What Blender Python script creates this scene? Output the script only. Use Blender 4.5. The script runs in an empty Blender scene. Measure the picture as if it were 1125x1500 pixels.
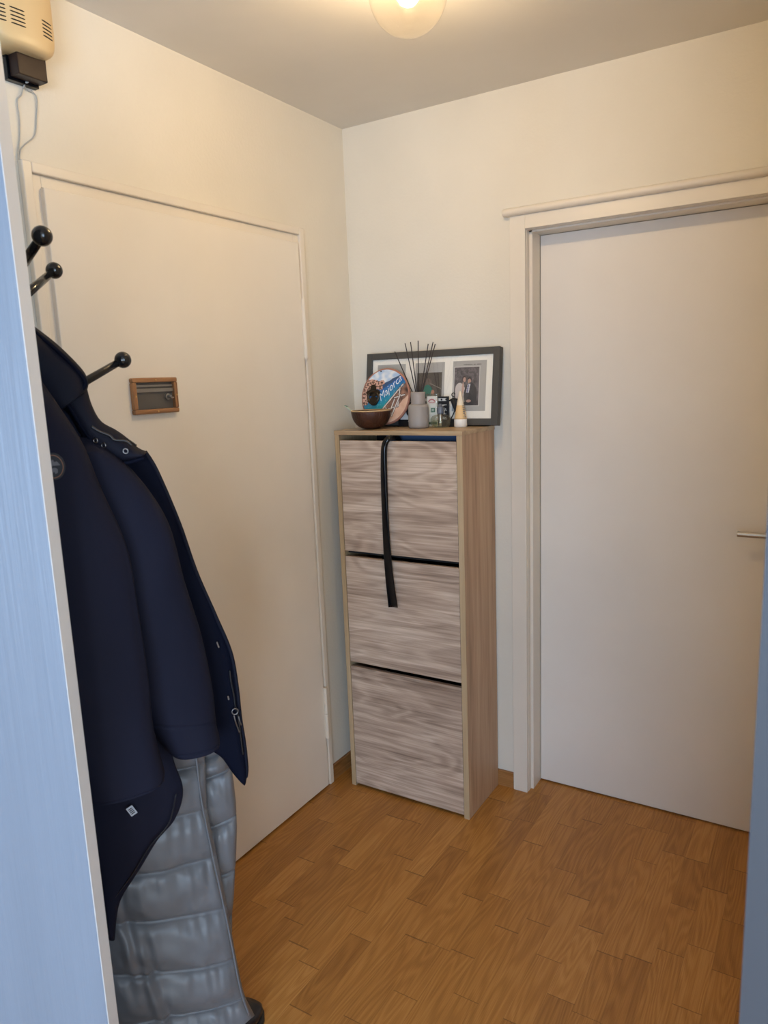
import bpy, bmesh, math, random
from mathutils import Vector, Matrix, noise
random.seed(7)
PI = math.pi
SC = bpy.context.scene
COL = SC.collection
HC = 2.453                      # ceiling height

# ------------------------------------------------------------------ materials
def new_mat(name):
    m = bpy.data.materials.new(name); m.use_nodes = True
    nt = m.node_tree
    return m, nt, nt.nodes['Principled BSDF']

def N(nt, t, **kw):
    n = nt.nodes.new(t)
    for k, v in kw.items(): setattr(n, k, v)
    return n

def math_node(nt, op, a, b=None, c=None):
    n = N(nt, 'ShaderNodeMath', operation=op)
    for i, v in enumerate((a, b, c)):
        if v is None: continue
        if isinstance(v, (int, float)): n.inputs[i].default_value = v
        else: nt.links.new(v, n.inputs[i])
    return n.outputs[0]

def add_bump(nt, bsdf, height, strength, dist=.001):
    b = N(nt, 'ShaderNodeBump'); b.inputs['Strength'].default_value = strength
    b.inputs['Distance'].default_value = dist
    nt.links.new(height, b.inputs['Height']); nt.links.new(b.outputs[0], bsdf.inputs['Normal'])

def paint(name, col, rough=.5, bump=0, scale=60, dist=.001, spec=.5, metal=0, var=.04, coat=0, stretch=(1, 1, 1)):
    m, nt, b = new_mat(name)
    b.inputs['Roughness'].default_value = rough
    b.inputs['Metallic'].default_value = metal
    b.inputs['Specular IOR Level'].default_value = spec
    b.inputs['Coat Weight'].default_value = coat
    tc = N(nt, 'ShaderNodeTexCoord'); mp = N(nt, 'ShaderNodeMapping')
    mp.inputs['Scale'].default_value = stretch
    nt.links.new(tc.outputs['Object'], mp.inputs[0])
    n1 = N(nt, 'ShaderNodeTexNoise'); n1.inputs['Scale'].default_value = 2.5; n1.inputs['Detail'].default_value = 4
    nt.links.new(mp.outputs[0], n1.inputs[0])
    r = N(nt, 'ShaderNodeValToRGB')
    r.color_ramp.elements[0].position = .3; r.color_ramp.elements[1].position = .7
    r.color_ramp.elements[0].color = [c * (1 - var) for c in col] + [1]
    r.color_ramp.elements[1].color = [min(1, c * (1 + var)) for c in col] + [1]
    nt.links.new(n1.outputs[0], r.inputs[0]); nt.links.new(r.outputs[0], b.inputs['Base Color'])
    if bump:
        n2 = N(nt, 'ShaderNodeTexNoise'); n2.inputs['Scale'].default_value = scale; n2.inputs['Detail'].default_value = 5
        nt.links.new(mp.outputs[0], n2.inputs[0]); add_bump(nt, b, n2.outputs[0], bump, dist)
    return m

def wood(name, axis, dark, mid, light, rough=.45, freq=26, across=9, along=.9, plank=None, bump=.15):
    """grain that runs along `axis` (0 x, 1 y, 2 z)"""
    m, nt, b = new_mat(name); b.inputs['Roughness'].default_value = rough
    tc = N(nt, 'ShaderNodeTexCoord'); mp = N(nt, 'ShaderNodeMapping')
    s = [across] * 3; s[axis] = along; mp.inputs['Scale'].default_value = s
    nt.links.new(tc.outputs['Object'], mp.inputs[0])
    n1 = N(nt, 'ShaderNodeTexNoise'); n1.inputs['Scale'].default_value = 1; n1.inputs['Detail'].default_value = 3
    n1.inputs['Distortion'].default_value = .5
    nt.links.new(mp.outputs[0], n1.inputs[0])
    lines = math_node(nt, 'MULTIPLY_ADD', math_node(nt, 'SINE', math_node(nt, 'MULTIPLY', n1.outputs[0], freq * 6.28)), .5, .5)
    mp2 = N(nt, 'ShaderNodeMapping'); s2 = [190] * 3; s2[axis] = 4; mp2.inputs['Scale'].default_value = s2
    nt.links.new(tc.outputs['Object'], mp2.inputs[0])
    n2 = N(nt, 'ShaderNodeTexNoise'); n2.inputs['Scale'].default_value = 1; n2.inputs['Detail'].default_value = 5; n2.inputs['Roughness'].default_value = .65
    nt.links.new(mp2.outputs[0], n2.inputs[0])
    mp3 = N(nt, 'ShaderNodeMapping'); s3 = [22] * 3; s3[axis] = 1.2; mp3.inputs['Scale'].default_value = s3
    nt.links.new(tc.outputs['Object'], mp3.inputs[0])
    n3 = N(nt, 'ShaderNodeTexNoise'); n3.inputs['Scale'].default_value = 1; n3.inputs['Detail'].default_value = 4
    nt.links.new(mp3.outputs[0], n3.inputs[0])
    v = math_node(nt, 'ADD', math_node(nt, 'MULTIPLY', lines, .14), math_node(nt, 'MULTIPLY', n2.outputs[0], .72))
    v = math_node(nt, 'ADD', math_node(nt, 'SUBTRACT', v, .085), math_node(nt, 'MULTIPLY', n3.outputs[0], .75))
    r = N(nt, 'ShaderNodeValToRGB'); e = r.color_ramp.elements
    e[0].position = .42; e[0].color = dark + (1,)
    e[1].position = 1.0; e[1].color = light + (1,)
    k = e.new(.7); k.color = mid + (1,)
    nt.links.new(v, r.inputs[0]); nt.links.new(r.outputs[0], b.inputs['Base Color'])
    add_bump(nt, b, v, bump, .0006)
    return m

def parquet():
    m, nt, b = new_mat('oak_parquet')
    tc = N(nt, 'ShaderNodeTexCoord'); sp = N(nt, 'ShaderNodeSeparateXYZ'); nt.links.new(tc.outputs['Object'], sp.inputs[0])
    x = math_node(nt, 'ADD', sp.outputs[0], 5.0155); y = math_node(nt, 'ADD', sp.outputs[1], 20.013)
    W = .0692
    xr = math_node(nt, 'DIVIDE', x, W); row = math_node(nt, 'FLOOR', xr); fx = math_node(nt, 'FRACT', xr)
    wn = N(nt, 'ShaderNodeTexWhiteNoise', noise_dimensions='1D'); nt.links.new(row, wn.inputs['W'])
    wn2 = N(nt, 'ShaderNodeTexWhiteNoise', noise_dimensions='1D'); nt.links.new(math_node(nt, 'ADD', row, 77.3), wn2.inputs['W'])
    L = math_node(nt, 'MULTIPLY_ADD', wn2.outputs[0], .16, .27)
    yr = math_node(nt, 'ADD', math_node(nt, 'DIVIDE', y, L), math_node(nt, 'MULTIPLY', wn.outputs[0], 3.7))
    # lengths vary along a row as well
    wob = math_node(nt, 'MULTIPLY', math_node(nt, 'SINE', math_node(nt, 'MULTIPLY', yr, 2.1)), .3)
    yr = math_node(nt, 'ADD', yr, wob)
    cell = math_node(nt, 'FLOOR', yr); fy = math_node(nt, 'FRACT', yr)
    cb = N(nt, 'ShaderNodeCombineXYZ'); nt.links.new(row, cb.inputs[0]); nt.links.new(cell, cb.inputs[1])
    wc = N(nt, 'ShaderNodeTexWhiteNoise', noise_dimensions='3D'); nt.links.new(cb.outputs[0], wc.inputs['Vector'])
    rnd = wc.outputs[0]
    # grain
    gx = math_node(nt, 'ADD', math_node(nt, 'MULTIPLY', x, 15), math_node(nt, 'MULTIPLY', rnd, 53))
    gy = math_node(nt, 'ADD', math_node(nt, 'MULTIPLY', y, 1.5), math_node(nt, 'MULTIPLY', rnd, 91))
    gv = N(nt, 'ShaderNodeCombineXYZ'); nt.links.new(gx, gv.inputs[0]); nt.links.new(gy, gv.inputs[1])
    n1 = N(nt, 'ShaderNodeTexNoise'); n1.inputs['Scale'].default_value = 1; n1.inputs['Detail'].default_value = 1.5
    nt.links.new(gv.outputs[0], n1.inputs[0])
    rings = math_node(nt, 'SINE', math_node(nt, 'MULTIPLY', n1.outputs[0], 92))
    rings = math_node(nt, 'MULTIPLY_ADD', rings, .5, .5)
    fv = N(nt, 'ShaderNodeCombineXYZ'); nt.links.new(math_node(nt, 'MULTIPLY', gx, 30), fv.inputs[0]); nt.links.new(math_node(nt, 'MULTIPLY', gy, 5), fv.inputs[1])
    n2 = N(nt, 'ShaderNodeTexNoise'); n2.inputs['Scale'].default_value = 1; n2.inputs['Detail'].default_value = 3
    nt.links.new(fv.outputs[0], n2.inputs[0])
    v = math_node(nt, 'ADD', math_node(nt, 'MULTIPLY', rings, .16), math_node(nt, 'MULTIPLY', n2.outputs[0], .55))
    v = math_node(nt, 'ADD', v, math_node(nt, 'MULTIPLY', rnd, .24))
    r = N(nt, 'ShaderNodeValToRGB'); e = r.color_ramp.elements
    e[0].position = .2; e[0].color = (.26, .105, .022, 1)
    e[1].position = .86; e[1].color = (.58, .30, .09, 1)
    k = e.new(.52); k.color = (.42, .19, .043, 1)
    nt.links.new(v, r.inputs[0])
    # joints
    ex = math_node(nt, 'MULTIPLY', math_node(nt, 'MINIMUM', fx, math_node(nt, 'SUBTRACT', 1, fx)), W)
    ey = math_node(nt, 'MULTIPLY', math_node(nt, 'MINIMUM', fy, math_node(nt, 'SUBTRACT', 1, fy)), .34)
    jx = math_node(nt, 'LESS_THAN', ex, .0007); jy = math_node(nt, 'LESS_THAN', ey, .0016)
    j = math_node(nt, 'MAXIMUM', math_node(nt, 'MULTIPLY', jx, .25), math_node(nt, 'MULTIPLY', jy, .6))
    mx = N(nt, 'ShaderNodeMix', data_type='RGBA'); nt.links.new(j, mx.inputs['Factor'])
    nt.links.new(r.outputs[0], mx.inputs['A']); mx.inputs['B'].default_value = (.09, .035, .012, 1)
    nt.links.new(mx.outputs['Result'], b.inputs['Base Color'])
    b.inputs['Roughness'].default_value = .33; b.inputs['Specular IOR Level'].default_value = .42
    add_bump(nt, b, math_node(nt, 'SUBTRACT', math_node(nt, 'MULTIPLY', n2.outputs[0], .4), j), .25, .0006)
    return m

def vcol(name, rough=.45):
    m, nt, b = new_mat(name); a = N(nt, 'ShaderNodeVertexColor'); a.layer_name = 'print'
    nt.links.new(a.outputs[0], b.inputs['Base Color']); b.inputs['Roughness'].default_value = rough
    return m

def emit(name, col, s):
    m, nt, b = new_mat(name)
    b.inputs['Emission Color'].default_value = col + (1,); b.inputs['Emission Strength'].default_value = s
    b.inputs['Base Color'].default_value = col + (1,)
    return m

def thin_glass(name, tint=(1, 1, 1), clear=.9, rough=.02, diffuse=(.9, .9, .9), bump=0):
    m = bpy.data.materials.new(name); m.use_nodes = True; nt = m.node_tree; nt.nodes.clear()
    o = N(nt, 'ShaderNodeOutputMaterial'); t = N(nt, 'ShaderNodeBsdfTransparent'); t.inputs[0].default_value = tint + (1,)
    g = N(nt, 'ShaderNodeBsdfGlossy'); g.inputs['Roughness'].default_value = rough
    d = N(nt, 'ShaderNodeBsdfTranslucent'); d.inputs[0].default_value = diffuse + (1,)
    lw = N(nt, 'ShaderNodeLayerWeight'); lw.inputs[0].default_value = .5
    fr_ = math_node(nt, 'MULTIPLY_ADD', math_node(nt, 'POWER', lw.outputs['Facing'], 5), .8, .035)
    m1 = N(nt, 'ShaderNodeMixShader'); m1.inputs[0].default_value = clear
    nt.links.new(d.outputs[0], m1.inputs[1]); nt.links.new(t.outputs[0], m1.inputs[2])
    m2 = N(nt, 'ShaderNodeMixShader'); nt.links.new(fr_, m2.inputs[0])
    nt.links.new(m1.outputs[0], m2.inputs[1]); nt.links.new(g.outputs[0], m2.inputs[2])
    nt.links.new(m2.outputs[0], o.inputs[0])
    if bump:
        vz = N(nt, 'ShaderNodeTexVoronoi'); vz.inputs['Scale'].default_value = 90
        tc = N(nt, 'ShaderNodeTexCoord'); nt.links.new(tc.outputs['Object'], vz.inputs[0])
        r = N(nt, 'ShaderNodeValToRGB'); r.color_ramp.elements[0].color = (1, 1, 1, 1)
        r.color_ramp.elements[1].color = (0, 0, 0, 1); r.color_ramp.elements[1].position = .22
        nt.links.new(vz.outputs['Distance'], r.inputs[0])
        mm = math_node(nt, 'MULTIPLY_ADD', r.outputs[0], -bump, clear); nt.links.new(mm, m1.inputs[0])
    return m

M = {}
M['wall'] = paint('white_plaster', (.725, .675, .58), .75, .5, 95, .0016, .2)
M['ceiling'] = paint('ceiling_paint', (.73, .70, .65), .85, .15, 60, .001, .1)
M['door'] = paint('cream_door_paint', (.78, .725, .645), .42, .08, 40, .001, .4)
M['doorframe'] = paint('cream_frame_paint', (.75, .685, .59), .38, .25, 22, .0012, .45)
M['door2'] = paint('pale_door_paint', (.77, .72, .66), .45, .04, 40, .001, .35)
M['leaftint'] = paint('brushed_paint_daylight_tint', (.195, .235, .30), .4, .5, 8, .0016, .5, stretch=(16, 16, .45))  # white paint darkened and blued, dim bluish daylight put into the colour
M['edge_shade'] = paint('shade_toned_wall_edge', (.050, .057, .070), .5, .1, 40)  # shade on the right wall edge painted in as dark blue-grey
M['leafedge'] = paint('worn_white_edge_paint', (.70, .71, .73), .5, .3, 30, .001)
M['floor'] = parquet()
M['skirting'] = wood('skirting_oak', 0, (.17, .07, .018), (.30, .135, .04), (.42, .21, .075), .4)
M['skirting_y'] = wood('skirting_oak_y', 1, (.17, .07, .018), (.30, .135, .04), (.42, .21, .075), .4)
ash = ((.20, .135, .098), (.425, .315, .24), (.67, .545, .44))
M['ash_x'] = wood('greyed_ash_horizontal', 0, *ash, rough=.5, freq=10, across=7.5, along=1.5)
M['oak_x'] = wood('light_oak_x', 0, (.27, .175, .093), (.43, .30, .175), (.52, .385, .24), .45, freq=9, across=8)
M['oak_z'] = wood('light_oak_z', 2, (.27, .165, .092), (.44, .28, .17), (.55, .38, .24), .5, freq=8, across=7, along=.6)
M['edge_z'] = wood('light_oak_edge', 2, (.33, .225, .12), (.43, .31, .18), (.50, .37, .23), .5, freq=3, across=7, along=.6)
M['black_gap'] = paint('black_cavity', (.006, .006, .007), .8)
M['blue_in'] = paint('navy_fabric_inside', (.03, .065, .14), .8)
M['black_plastic'] = paint('glossy_black_plastic', (.003, .0035, .005), .13, spec=.35)
M['black_metal'] = paint('black_lacquered_metal', (.008, .008, .009), .16)
M['wrought'] = paint('black_wire_metal', (.01, .01, .012), .4)
M['navy'] = paint('navy_softshell', (.0085, .0088, .018), .8, .35, 900, .0003, .12, var=.15)
M['navy_in'] = paint('navy_lining', (.002, .003, .010), .8, .1, 300, .0003, .1)
M['navy_hood'] = paint('navy_hood_nylon', (.0055, .006, .013), .7, .2, 500, .0003, .15)
M['silver'] = paint('silver_grey_nylon', (.135, .137, .146), .42, .3, 30, .0015, .4, var=.03)
M['snap'] = paint('gunmetal_snap', (.22, .21, .21), .35, metal=1)
M['zip'] = paint('black_zip', (.004, .004, .006), .4)
M['stitch'] = paint('rust_stitching', (.24, .11, .06), .7)
M['grey_patch'] = paint('grey_emblem', (.10, .09, .095), .6)
M['dark_patch'] = paint('dark_badge_cloth', (.012, .011, .013), .7)
M['tagwhite'] = paint('white_label', (.45, .47, .52), .6)
M['cream'] = paint('yellowed_cream_plastic', (.64, .47, .25), .4)
M['slot'] = paint('dark_slot', (.02, .012, .008), .8)
M['bakelite'] = paint('brown_bakelite', (.022, .011, .009), .35, spec=.25)
M['wire'] = paint('grey_wire', (.42, .41, .39), .5)
M['steel'] = paint('brushed_steel', (.55, .52, .48), .28, metal=1)
M['zinc'] = paint('dull_zinc', (.13, .125, .12), .5, .3, 60, metal=.55, var=.2)
M['zinclight'] = paint('worn_zinc', (.26, .25, .24), .45, metal=.6, var=.2)
M['pinewood'] = wood('stained_pine', 1, (.17, .075, .03), (.31, .15, .065), (.42, .22, .10), .45)
M['pinewood_z'] = wood('stained_pine_z', 2, (.17, .075, .03), (.31, .15, .065), (.42, .22, .10), .45)
M['brass'] = paint('brass_screw', (.55, .36, .15), .35, metal=1)
M['frame'] = paint('dark_grey_frame', (.062, .060, .055), .5, .2, 30)
M['mat'] = paint('cream_mount_board', (.92, .88, .79), .8)
M['print'] = vcol('printed_photo'); M['printm'] = vcol('printed_plaque', .5)
M['paneglass'] = thin_glass('picture_glass', clear=1.0)
M['coconut'] = paint('coconut_shell', (.040, .014, .007), .4, 1, 40, .004, var=.8, spec=.3, stretch=(4, 4, .6))
M['coco_rim'] = paint('coconut_rim', (.50, .34, .18), .6, .4, 60)
M['jade'] = paint('pale_green_glaze', (.42, .50, .44), .3)
M['bark'] = paint('pink_bark', (.42, .19, .13), .8, 1, 90, .003, var=.5)
M['opener'] = paint('dark_bronze', (.035, .024, .014), .35, metal=.6)
M['white'] = paint('white_print', (.85, .85, .85), .5)
M['stone'] = paint('matt_grey_glass', (.30, .275, .255), .6)
M['stonecap'] = paint('grey_cap', (.31, .275, .255), .5)
M['reed'] = paint('dark_reed', (.025, .015, .012), .6)
M['whiteband'] = paint('white_enamel', (.62, .60, .56), .5)
M['clear'] = thin_glass('clear_perfume_glass', (.97, .98, .93), .74)
M['greyspray'] = paint('grey_atomiser', (.12, .135, .17), .35)
M['juice'] = thin_glass('perfume_liquid', (.93, .95, .82), .97)
M['red'] = paint('pink_red_print', (.55, .10, .13), .5)
M['green'] = paint('dark_green_print', (.02, .14, .07), .5)
M['tubecream'] = paint('cream_orange_tube', (.75, .50, .24), .35)
M['tubetop'] = paint('pale_tube_end', (.80, .68, .52), .4)
M['capwhite'] = paint('white_cap', (.85, .83, .80), .4)
M['leather'] = paint('black_shoe_leather', (.008, .008, .010), .3, .15, 80)
M['rubber'] = paint('black_rubber', (.006, .006, .006), .55)
M['globe'] = thin_glass('bubbled_lamp_glass', (1, .98, .95), .9965, .05, (1, .93, .8), bump=.02)
M['bulb'] = emit('warm_bulb', (1, .725, .395), 700)
M['winframe'] = paint('white_window_frame', (.8, .8, .8), .4)
M['pane'] = thin_glass('window_glass', clear=1.0)

# ------------------------------------------------------------------ helpers
def link(name, me, mats, parent=None):
    o = bpy.data.objects.new(name, me); COL.objects.link(o)
    for m in (mats if isinstance(mats, (list, tuple)) else [mats]): me.materials.append(m)
    if parent: o.parent = parent
    return o

def obj(name, bm, mats, parent=None, smooth=False, bevel=0, seg=2, angle=40):
    bmesh.ops.recalc_face_normals(bm, faces=bm.faces)
    me = bpy.data.meshes.new(name); bm.to_mesh(me); bm.free()
    if smooth:
        for p in me.polygons: p.use_smooth = True
    o = link(name, me, mats, parent)
    if bevel:
        b = o.modifiers.new('bevel', 'BEVEL'); b.width = bevel; b.segments = seg; b.limit_method = 'ANGLE'; b.angle_limit = math.radians(angle)
        b.harden_normals = False
    return o

def box(bm, a, b, mi=0):
    vs = [bm.verts.new((x, y, z)) for x in (a[0], b[0]) for y in (a[1], b[1]) for z in (a[2], b[2])]
    for q in ((0, 1, 3, 2), (4, 6, 7, 5), (0, 4, 5, 1), (2, 3, 7, 6), (0, 2, 6, 4), (1, 5, 7, 3)):
        f = bm.faces.new([vs[i] for i in q]); f.material_index = mi
    return vs

def B(*boxes):
    bm = bmesh.new()
    for a, b in boxes: box(bm, a, b)
    return bm

def tube(bm, pts, r, seg=10, caps=True, mi=0):
    pts = [Vector(p) for p in pts]; rr = r if isinstance(r, (list, tuple)) else [r] * len(pts)
    rings = []; prev = None
    for i, p in enumerate(pts):
        t = (pts[min(i + 1, len(pts) - 1)] - pts[max(i - 1, 0)]).normalized()
        if prev is None:
            a = t.orthogonal().normalized()
        else:
            a = (prev - t * prev.dot(t)).normalized()
        prev = a; c = t.cross(a)
        rings.append([bm.verts.new(p + (a * math.cos(2 * PI * k / seg) + c * math.sin(2 * PI * k / seg)) * rr[i]) for k in range(seg)])
    for i in range(len(rings) - 1):
        for k in range(seg):
            f = bm.faces.new((rings[i][k], rings[i][(k + 1) % seg], rings[i + 1][(k + 1) % seg], rings[i + 1][k])); f.material_index = mi
    if caps:
        bm.faces.new(rings[0][::-1]).material_index = mi; bm.faces.new(rings[-1]).material_index = mi

def lathe(bm, prof, c=(0, 0, 0), seg=40, mi=0, cap=True):
    rings = []
    for r, z in prof:
        rings.append([bm.verts.new((c[0] + r * math.cos(2 * PI * k / seg), c[1] + r * math.sin(2 * PI * k / seg), c[2] + z)) for k in range(seg)])
    for i in range(len(rings) - 1):
        for k in range(seg):
            f = bm.faces.new((rings[i][k], rings[i][(k + 1) % seg], rings[i + 1][(k + 1) % seg], rings[i + 1][k])); f.material_index = mi
    if cap:
        bm.faces.new(rings[0][::-1]).material_index = mi; bm.faces.new(rings[-1]).material_index = mi

def ball(bm, c, r, seg=24, mi=0):
    n0 = len(bm.faces)
    bmesh.ops.create_uvsphere(bm, u_segments=seg, v_segments=seg // 2 + 2, radius=r, matrix=Matrix.Translation(c))

def torus(bm, c, R, r, X, Y, seg=28, ss=8, a0=0, a1=2 * PI):
    c = Vector(c); X = Vector(X).normalized(); Y = Vector(Y).normalized(); Z = X.cross(Y)
    n = seg; full = abs(a1 - a0 - 2 * PI) < 1e-4
    rings = []
    for i in range(n + (0 if full else 1)):
        a = a0 + (a1 - a0) * i / n
        d = X * math.cos(a) + Y * math.sin(a)
        rings.append([bm.verts.new(c + d * (R + r * math.cos(b * 2 * PI / ss)) + Z * r * math.sin(b * 2 * PI / ss)) for b in range(ss)])
    L = len(rings)
    for i in range(L if full else L - 1):
        for b in range(ss):
            bm.faces.new((rings[i][b], rings[i][(b + 1) % ss], rings[(i + 1) % L][(b + 1) % ss], rings[(i + 1) % L][b]))

def empty(name, loc=(0, 0, 0)):
    o = bpy.data.objects.new(name, None); COL.objects.link(o); o.location = loc; o.empty_display_size = .05
    return o

def tag(o, label=None, cat=None, group=None, kind=None):
    if label: o['label'] = label
    if cat: o['category'] = cat
    if group: o['group'] = group
    if kind: o['kind'] = kind
    return o

def struct(o, label=None, cat=None):
    return tag(o, label, cat, kind='structure')

def part_label(o, label): o['label'] = label; return o

def at(o, root):
    """keep world coordinates of a mesh built in world space under a moved Empty"""
    o.parent = root; o.matrix_parent_inverse = Matrix.Translation(-Vector(root.location)); return o

def text_bm(body, size, depth, mtx, shear=0, bold=0):
    c = bpy.data.curves.new('lettering', 'FONT'); c.body = body; c.size = size; c.extrude = depth; c.shear = shear
    c.align_x = 'CENTER'; c.align_y = 'CENTER'; c.offset = bold; c.resolution_u = 3
    o = bpy.data.objects.new('lettering', c)
    me = bpy.data.meshes.new_from_object(o); bpy.data.objects.remove(o); bpy.data.curves.remove(c)
    bm = bmesh.new(); bm.from_mesh(me); bpy.data.meshes.remove(me); bmesh.ops.transform(bm, matrix=mtx, verts=bm.verts)
    return bm

# ------------------------------------------------------------------ the setting
bm = B(((-.6, -5.1, -.1), (4.0, .3, 0)))
fl = obj('floor', bm, M['floor']); struct(fl, 'honey oak strip parquet floor of the hallway', 'floor')
ce = obj('ceiling', B(((-.6, -5.1, HC), (4.0, .3, HC + .1))), M['ceiling']); struct(ce, 'plain pale ceiling of the hallway', 'ceiling')
wl = obj('wall_left', B(((-.15, -2.25, 0), (0, .25, HC)), ((-.15, -3.07, 2.03), (0, -2.25, HC)), ((-.15, -5.1, 0), (0, -3.07, HC)),
                        ((-.5, -3.2, 0), (-.45, -2.1, HC)), ((-.5, -2.1, 0), (-.15, -2.05, HC)), ((-.5, -3.25, 0), (-.15, -3.2, HC))), M['wall'])
struct(wl, 'white plaster wall holding the entrance door', 'wall')
wb = obj('wall_back', B(((0, 0, 0), (.700, .2, HC)), ((1.545, 0, 0), (1.75, .2, HC)), ((.700, 0, 2.022), (1.545, .2, HC))), M['wall'])
struct(wb, 'white plaster wall behind the shoe cabinet', 'wall')
wr = obj('wall_right', B(((1.62, -1.72, 0), (1.75, 0, HC))), M['wall']); struct(wr)
wf = obj('wall_front', B(((1.5705, -1.82, 0), (4.0, -1.72, HC))), M['edge_shade']); struct(wf, 'wall edge, shade put into its blue-grey colour, at the right border of the photo', 'wall')
we = obj('wall_east', B(((3.8, -5.1, 0), (3.9, -3.50, HC)), ((3.8, -2.45, 0), (3.9, -1.82, HC)), ((3.8, -3.50, 0), (3.9, -2.45, .85)), ((3.8, -3.50, 2.15), (3.9, -2.45, HC))), M['wall']); struct(we)
ws = obj('wall_south', B(((0, -5.1, 0), (1.75, -5.0, HC)), ((2.85, -5.1, 0), (2.98, -5.0, HC)), ((3.72, -5.1, 0), (3.8, -5.0, HC)), ((2.98, -5.1, 0), (3.72, -5.0, .5)), ((2.98, -5.1, 2.2), (3.72, -5.0, HC)), ((1.75, -5.1, 0), (2.85, -5.0, .5)), ((1.75, -5.1, 2.2), (2.85, -5.0, HC))), M['wall']); struct(ws)
def window(name, a, b, axis):
    bm = bmesh.new(); w = .05
    for z in (a[2], b[2] - w): box(bm, (a[0], a[1], z), (b[0], b[1], z + w))
    if axis == 0:
        for y in (a[1], (a[1] + b[1]) / 2 - w / 2, b[1] - w): box(bm, (a[0], y, a[2]), (b[0], y + w, b[2]))
    else:
        for x in (a[0], (a[0] + b[0]) / 2 - w / 2, b[0] - w): box(bm, (x, a[1], a[2]), (x + w, b[1], b[2]))
    o = obj(name, bm, M['winframe']); struct(o)
    g = .02
    if axis == 0: c = B(((a[0] + g, a[1], a[2]), (a[0] + g + .004, b[1], b[2])))
    else: c = B(((a[0], a[1] + g, a[2]), (b[0], a[1] + g + .004, b[2])))
    obj('pane', c, M['pane'], o)
window('window_1', (3.83, -3.50, .85), (3.88, -2.45, 2.15), 0)
window('window_2', (1.75, -5.08, .5), (2.85, -5.03, 2.2), 1)
window('added_window_3', (2.98, -5.08, .5), (3.72, -5.03, 2.2), 1)  # added unseen window, goes with the fill light for the entrance door

bs = obj('baseboard_left', B(((0, -.286, 0), (.012, -.012, .062))), M['skirting_y'], bevel=.002); struct(bs, 'short oak skirting between entrance door and shoe cabinet', 'skirting')
bs = obj('baseboard_back', B(((0, -.012, 0), (.652, 0, .062))), M['skirting'], bevel=.002); struct(bs, 'short oak skirting between shoe cabinet and right door frame', 'skirting')
bs = obj('baseboard_right', B(((1.608, -1.70, 0), (1.62, -.02, .062))), M['skirting_y'], bevel=.002); struct(bs)

# entrance door on the left wall -------------------------------------------------
d1 = empty('door_1', (0, -.80, 0)); struct(d1, 'cream flush entrance door with a letter flap in the left wall', 'door')
yR, yL, zT = -.289, -1.322, 2.064
def frame_u(y0, y1, z1, w, x0, x1):   # a door surround in the wall plane x
    return [((x0, y0 - w, 0), (x1, y0, z1)), ((x0, y1, 0), (x1, y1 + w, z1)), ((x0, y1 + w, z1 - w), (x1, y0 - w, z1))]
at(obj('door_frame', B(*frame_u(yR, yL, zT, .024, 0, .017)), M['doorframe'], bevel=.003), d1)
at(obj('frame_rebate', B(*frame_u(yR - .024, yL + .024, zT - .024, .026, 0, .006)), M['doorframe'], bevel=.0015), d1)
at(obj('door_leaf', B(((.001, -1.276, .008), (.019, -.326, 2.012))), M['door'], bevel=.003), d1)
for z0, z1 in ((1.621, 1.828), (.199, .408)):
    bm = bmesh.new(); zm = (z0 + z1) / 2; x, y = .024, -.325
    tube(bm, [(x, y, z0 + .008), (x, y, zm - .001)], .0075, 14); tube(bm, [(x, y, zm + .001), (x, y, z1)], .0075, 14)
    tube(bm, [(x, y, z0 - .002), (x, y, z0 + .004), (x, y, z0 + .009)], [.002, .006, .0075], 14); tube(bm, [(x, y, zm - .002), (x, y, zm + .002)], .005, 10)
    at(obj('hinge', bm, M['doorframe'], smooth=False), d1)
y0, y1, z0, z1 = -1.0895, -.935, 1.478, 1.574
lf = obj('letter_flap', B(((.019, y0 + .012, z0 + .012), (.023, y1 - .012, z1 - .012))), M['zinc'])
at(lf, d1); part_label(lf, 'grey metal letter flap in a small brown wooden frame')
w = .0125
at_ = lambda o: at(o, d1)
fr = obj('flap_frame', B(((.019, y0, z1 - w), (.034, y1, z1)), ((.019, y0, z0), (.034, y1, z0 + w))), M['pinewood'], lf, bevel=.003)
fr = obj('flap_frame', B(((.019, y0, z0 + w), (.034, y0 + w, z1 - w)), ((.019, y1 - w, z0 + w), (.034, y1, z1 - w))), M['pinewood_z'], lf, bevel=.003)
bm = B(((.023, y0 + w, z1 - w - .012), (.0265, y1 - w, z1 - w - .006)), ((.023, y0 + w, z1 - w - .026), (.028, y1 - w, z1 - w - .016)))
obj('flap_rib', bm, M['zinclight'], lf, bevel=.001)
bm = bmesh.new(); kx, ky, kz = .023, -.968, 1.522
tube(bm, [(kx, ky, kz), (kx + .006, ky, kz), (kx + .006, ky, kz), (kx + .016, ky, kz), (kx + .018, ky, kz)], [.009, .009, .0045, .0045, .003], 18)
box(bm, (kx + .008, ky + .002, kz - .005), (kx + .014, ky + .013, kz - .001))
obj('knob', bm, M['zinclight'], lf)
bm = bmesh.new()
for (yy, zz) in (((y0 + y1) / 2, z1 - .006), ((y0 + y1) / 2, z0 + .006), (y0 + .006, (z0 + z1) / 2), (y1 - .006, (z0 + z1) / 2)):
    tube(bm, [(.033, yy, zz), (.0352, yy, zz)], .0026, 10)
obj('screw', bm, M['brass'], lf)

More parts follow.
